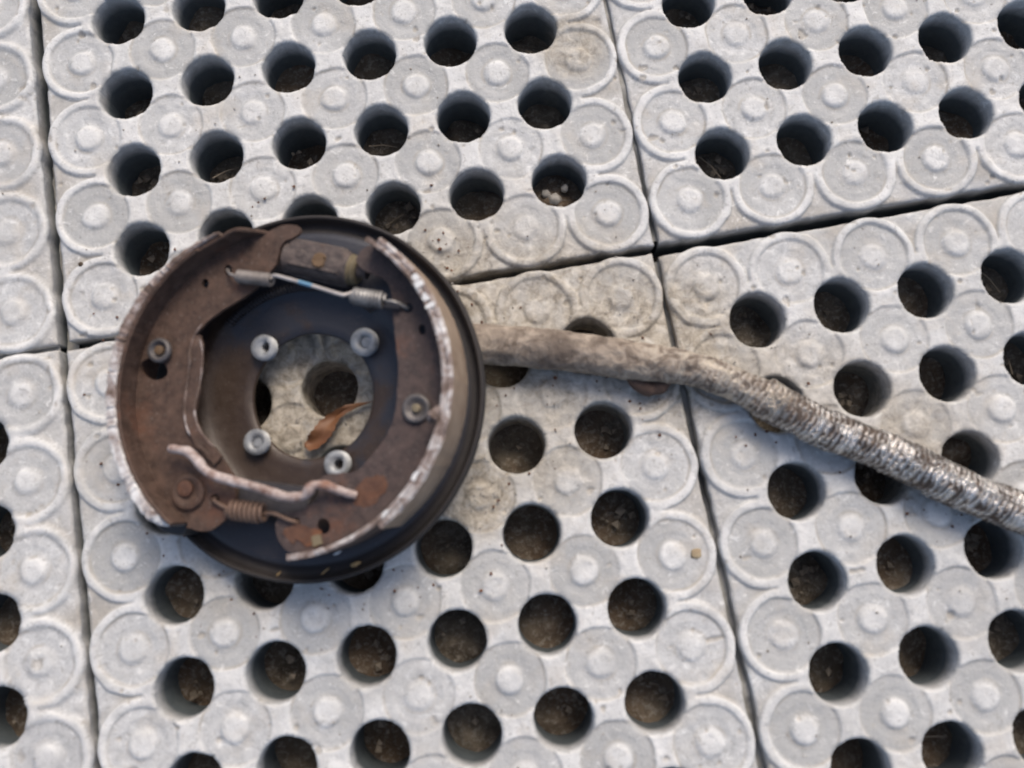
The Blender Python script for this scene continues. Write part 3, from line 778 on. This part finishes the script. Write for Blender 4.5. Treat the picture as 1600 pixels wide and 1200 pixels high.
# ------------------------------------------------------------------ the cable
CP = [(-2.75, -.86, .33), (-2.40, -.84, .28), (-2.22, -.87, .25), (-1.55, -1.03, .23), (-.99, -1.2, .22), (-.51, -1.36, .20), (-.03, -1.50, .185), (.37, -1.71, .19), (.71, -1.955, .21), (.99, -2.19, .225), (1.43, -2.485, .22),
      (1.75, -2.68, .22), (2.33, -3.09, .22), (2.84, -3.45, .22), (3.27, -3.73, .22), (3.88, -4.11, .22), (4.6, -4.55, .22), (5.4, -5.05, .22)]
cpts = cat_rom(CP, 50)
ln = [0]
for i in range(1, len(cpts)): ln.append(ln[-1] + (cpts[i] - cpts[i - 1]).length)
TOT = ln[-1]
def key(s, tab):
    for (a, va), (b, vb) in zip(tab, tab[1:]):
        if s <= b: return va + (vb - va) * max(0, (s - a)) / (b - a)
    return tab[-1][1]
RT = [(0, .215), (1.2, .22), (1.9, .215), (2.35, .205), (2.9, .185), (3.45, .182), (3.70, .188), (3.76, .205), (4.1, .20), (5.0, .195), (5.2, .185), (5.22, .205), (6.6, .20), (10, .20)]
def crad(s, a):
    r = key(s, RT) + .006; v0 = Vector((s * 1.5, 3, 1))
    wr = (s / 1.45 + .35 - a / (2 * math.pi)) % 1.0
    if s > 3.74: r += .036 * (1 - wr) * (1 if wr > .06 else wr / .06) + .0022 * math.sin((s * 17 + 1.5 * noise.noise(v0) - a * 1) * 2 * math.pi / 1.0)
    v = Vector((s * 2.2, math.cos(a) * 1.2, math.sin(a) * 1.2))
    r += .016 * noise.noise(v * 2.0) + .010 * noise.noise(v * 6.0) + .006 * noise.noise(v * 15)
    if 1.9 < s < 3.8: r += .010 * noise.noise(v * 4.5 + Vector((9, 0, 0)))
    return r
V, Fc = tube(cpts, .2, 44, rfun=crad)
me = mesh_np(V, Fc)
uv = me.uv_layers.new(name='along')
tv = np.empty(len(me.loops), np.int32); me.loops.foreach_get('vertex_index', tv)
al = np.array([ln[min(int(i) // 44, len(ln) - 1)] / TOT for i in tv]); ar = (tv % 44) / 44
uv.data.foreach_set('uv', np.stack([al, ar], 1).astype(np.float32).ravel())
cab = sharpen(link('brake_cable', me, CABLE), 70)
setp(cab, 'thick dirty steel-braided cable running from under the brake to the right edge', 'cable')
V, Fc = tube(cat_rom([(-.66, -1.48, .17), (-.58, -1.58, .13), (-.46, -1.655, .09), (-.34, -1.655, .08), (-.24, -1.61, .08), (-.20, -1.57, .07)], 8), lambda t: .055 + .035 * math.sin(math.pi * t) + .015 * noise.noise(Vector((t * 7, 1, 2))), 16)
kb = part('cable_clip', (V, Fc), SHOE_L, cab, 60); kb['label'] = 'small rust-brown clip on the lower side of the cable'

# ------------------------------------------------------------------ dead leaf under the hub hole
LP = [(-3.56, -1.27), (-3.82, -1.305), (-3.97, -1.37), (-4.09, -1.475), (-4.19, -1.57), (-4.30, -1.635), (-4.385, -1.635)]
LWd = [.004, .035, .055, .10, .095, .085, .025]
cl = cat_rom([(x, y, 0) for x, y in LP], 6); ws = cat_rom([(w, 0, 0) for w in LWd], 6); V = []; Fc = []
for i, p in enumerate(cl):
    t = (cl[min(i + 1, len(cl) - 1)] - cl[max(i - 1, 0)]).normalized(); nn = Vector((-t.y, t.x, 0)); w = max(.003, ws[i].x); u = i / (len(cl) - 1)
    for k in range(-4, 5):
        f = k / 4
        q = p + nn * (w * f * (1 + .08 * math.sin(i * 1.7 + k)))
        V.append((q.x, q.y, .05 + .06 * math.sin(math.pi * u) + .035 * w / .1 * (f * f) + .018 * math.sin(u * 14 + f * 2) + (.012 if k else 0)))
m = 9; nl = len(cl)
V += [(x, y, z_ - .008) for x, y, z_ in V]
for i in range(nl - 1):
    for k in range(m - 1):
        a = i * m + k; Fc.append((a, a + 1, a + m + 1, a + m)); b = a + nl * m; Fc.append((b, b + m, b + m + 1, b + 1))
for i in range(nl - 1):
    for k in (0, m - 1):
        a = i * m + k; b = a + nl * m; Fc.append((a, a + m, b + m, b))
lf = part('dead_leaf', (V, Fc), LEAF, None, 80)
setp(lf, 'curled orange-brown dead leaf on the paving inside the centre hole of the brake', 'leaf')

# ------------------------------------------------------------------ small bits lying about
def bit(name, pos, size, mat, label, cat, seed, yaw=0, parentless=True, group=None):
    bm = bmesh.new(); bmesh.ops.create_icosphere(bm, subdivisions=2, radius=1)
    for v in bm.verts:
        k = 1 + .35 * noise.noise(v.co * 1.6 + Vector((seed, 0, 0)))
        v.co = Vector((v.co.x * size[0] * k, v.co.y * size[1] * k, v.co.z * size[2] * k)) * S
    me = bpy.data.meshes.new(name); bm.to_mesh(me); bm.free()
    o = link(name, me, mat); o.location = pos; o.rotation_euler = (0, 0, yaw); setp(o, label, cat, group); return o
def onb(x, y, z): return mw @ (Vector((x, y, z)) * S)
bit('rust_crumb', onb(.30, -1.87, .02), (.06, .022, .02), STRAW, 'yellow crumb lying in the bottom rim of the backing plate', 'crumb', 1, .25)
bit('straw', onb(-.05, -1.89, .0), (.055, .010, .01), STRAW, 'thin pale straw left of the yellow crumb in the lower rim', 'straw', 2, .55)
bit('straw', onb(-.57, -1.84, .02), (.05, .008, .01), STRAW, 'short dull straw at the lower left of the plate rim', 'straw', 3, .6)
bit('paint_flake', onb(.14, -1.72, .07), (.045, .016, .01), WHITE, 'bluish white flake just below the tip of the right shoe', 'flake', 4, .3)
bit('leaf_scrap', (-.27 * S, -3.55 * S, -.02 * S), (.06, .065, .012), DULL, 'small ochre scrap beside a stud on the tile right of centre', 'scrap', 5, .2)
bit('soil_clod', (-6.72 * S, .93 * S, .0), (.03, .03, .02), SOIL, 'tiny dark clod on the left border of the upper tile', 'clod', 6)

# stones in the hole at the upper tile's lower right corner
for k, (x, y, sx, sy, sz, lab) in enumerate(((-1.05, .93, .09, .075, .08, 'larger grey rubble stone inside the hole nearest the tile joint'),
                                              (-.90, 1.05, .06, .05, .05, 'small grey stone at the right of the rubble in that hole'),
                                              (-1.20, .86, .045, .05, .04, 'palest little stone at the left edge of the rubble hole'),
                                              (-1.00, .78, .07, .055, .05, 'low grey stone at the bottom of the rubble hole'),
                                              (-1.14, 1.02, .055, .06, .05, 'brownish grey stone at the top left of the rubble hole'))):
    bit('rubble_stone', (x * S, y * S, -.42 * S), (sx, sy, sz), mat_plain('grey_rubble', (.22, .20, .17), (.50, .48, .44), 120, .9), lab, 'stone', 20 + k, k)

# loose grit scattered on the paving: one uncountable spread
V = []; Fc = []
tetr = [(1, 1, 1), (-1, -1, 1), (-1, 1, -1), (1, -1, -1)]
def grit(x, y, s, z0):
    o = len(V)
    a = random.random() * 6.28
    for t in tetr:
        X_ = t[0] * math.cos(a) - t[1] * math.sin(a); Y_ = t[0] * math.sin(a) + t[1] * math.cos(a)
        V.append((x + X_ * s * random.uniform(.6, 1.3), y + Y_ * s * random.uniform(.6, 1.3), z0 + (t[2] + .8) * s * .5))
    Fc.extend([(o, o + 1, o + 2), (o, o + 3, o + 1), (o, o + 2, o + 3), (o + 1, o + 3, o + 2)])
centres = [(-.3, -1.2, .5), (-2.6, -2.4, .3), (.6, -1.6, .4), (-2.3, -.4, .5), (-4.3, -1.4, .4)]
for k in range(900):
    if k % 2: x, y = random.uniform(-8, 5), random.uniform(-6, 4)
    else:
        c = random.choice(centres); x, y = random.gauss(c[0], c[2]), random.gauss(c[1], c[2])
    X0, Y0 = x - math.floor(x) - .5, y - math.floor(y) - .5
    # tile hole lattice sits on whole pitches
    if math.hypot(x - round(x), y - round(y)) < .37: continue
    dd = math.hypot(X0, Y0)
    z0 = -.03 if (.2 < dd < .36) else .004
    grit(x, y, random.uniform(.004, .013), z0)
V0, F0 = V, Fc; V = []; Fc = []
for k in range(260):
    a = random.uniform(0, 6.283); q = 2.05 + abs(random.gauss(0, .45)); x, y = -4.2 + q * math.cos(a), -1.16 + q * math.sin(a)
    if k % 3 == 0: t_ = random.random(); x = -2.2 + 5.5 * t_; y = -1.0 - 2.9 * t_ ** 1.4 + random.gauss(0, .4)
    if math.hypot(x - round(x), y - round(y)) < .37: continue
    dd = math.hypot(x - math.floor(x) - .5, y - math.floor(y) - .5)
    grit(x, y, random.uniform(.006, .018), -.025 if .2 < dd < .36 else .004)
rc = link('rust_crumbs', mesh_np(V, Fc), ORANGE, smooth=False); setp(rc, 'small rust crumbs shed on the paving around the brake and cable', kind='stuff')
V = []; Fc = []
for hx in range(-8, 7):
    for hy in range(-6, 6):
        if hx % 7 == 0 or hy % 7 == 0: continue
        for k in range(random.choice((0, 1, 2, 5, 9))):
            a = random.uniform(0, 6.28); q = random.uniform(0, .24)
            grit(hx + q * math.cos(a), hy + q * math.sin(a), random.uniform(.015, .045), -.60 + random.uniform(-.03, .05))
        if random.random() < .10:      # dry stalks fallen into the hole
            a = random.uniform(0, 3.14); L2 = random.uniform(.12, .24); p = Vector((hx + random.uniform(-.05, .05), hy + random.uniform(-.05, .05), -.50)); dv = Vector((math.cos(a), math.sin(a), random.uniform(-.4, .4))) * L2
            v, f = tube([p - dv, p + Vector((.01, .01, .02)), p + dv], .009, 5); o = len(V); V += [tuple(i) for i in v]; Fc += [tuple(i + o for i in q_) for q_ in f]
hl = link('hole_litter', mesh_np(V, Fc), mat_plain('dry_litter', (.09, .07, .05), (.26, .22, .17), 60, .9), smooth=False); setp(hl, 'small stones and dry stalks lying in the holes of the paving', kind='stuff')
V, Fc = V0, F0
GR = mat_plain('grit', (.10, .08, .06), (.45, .42, .38), 90, .9)
gg = link('grit', mesh_np(V, Fc), GR, smooth=False); setp(gg, 'fine loose grit scattered over the paving', kind='stuff')
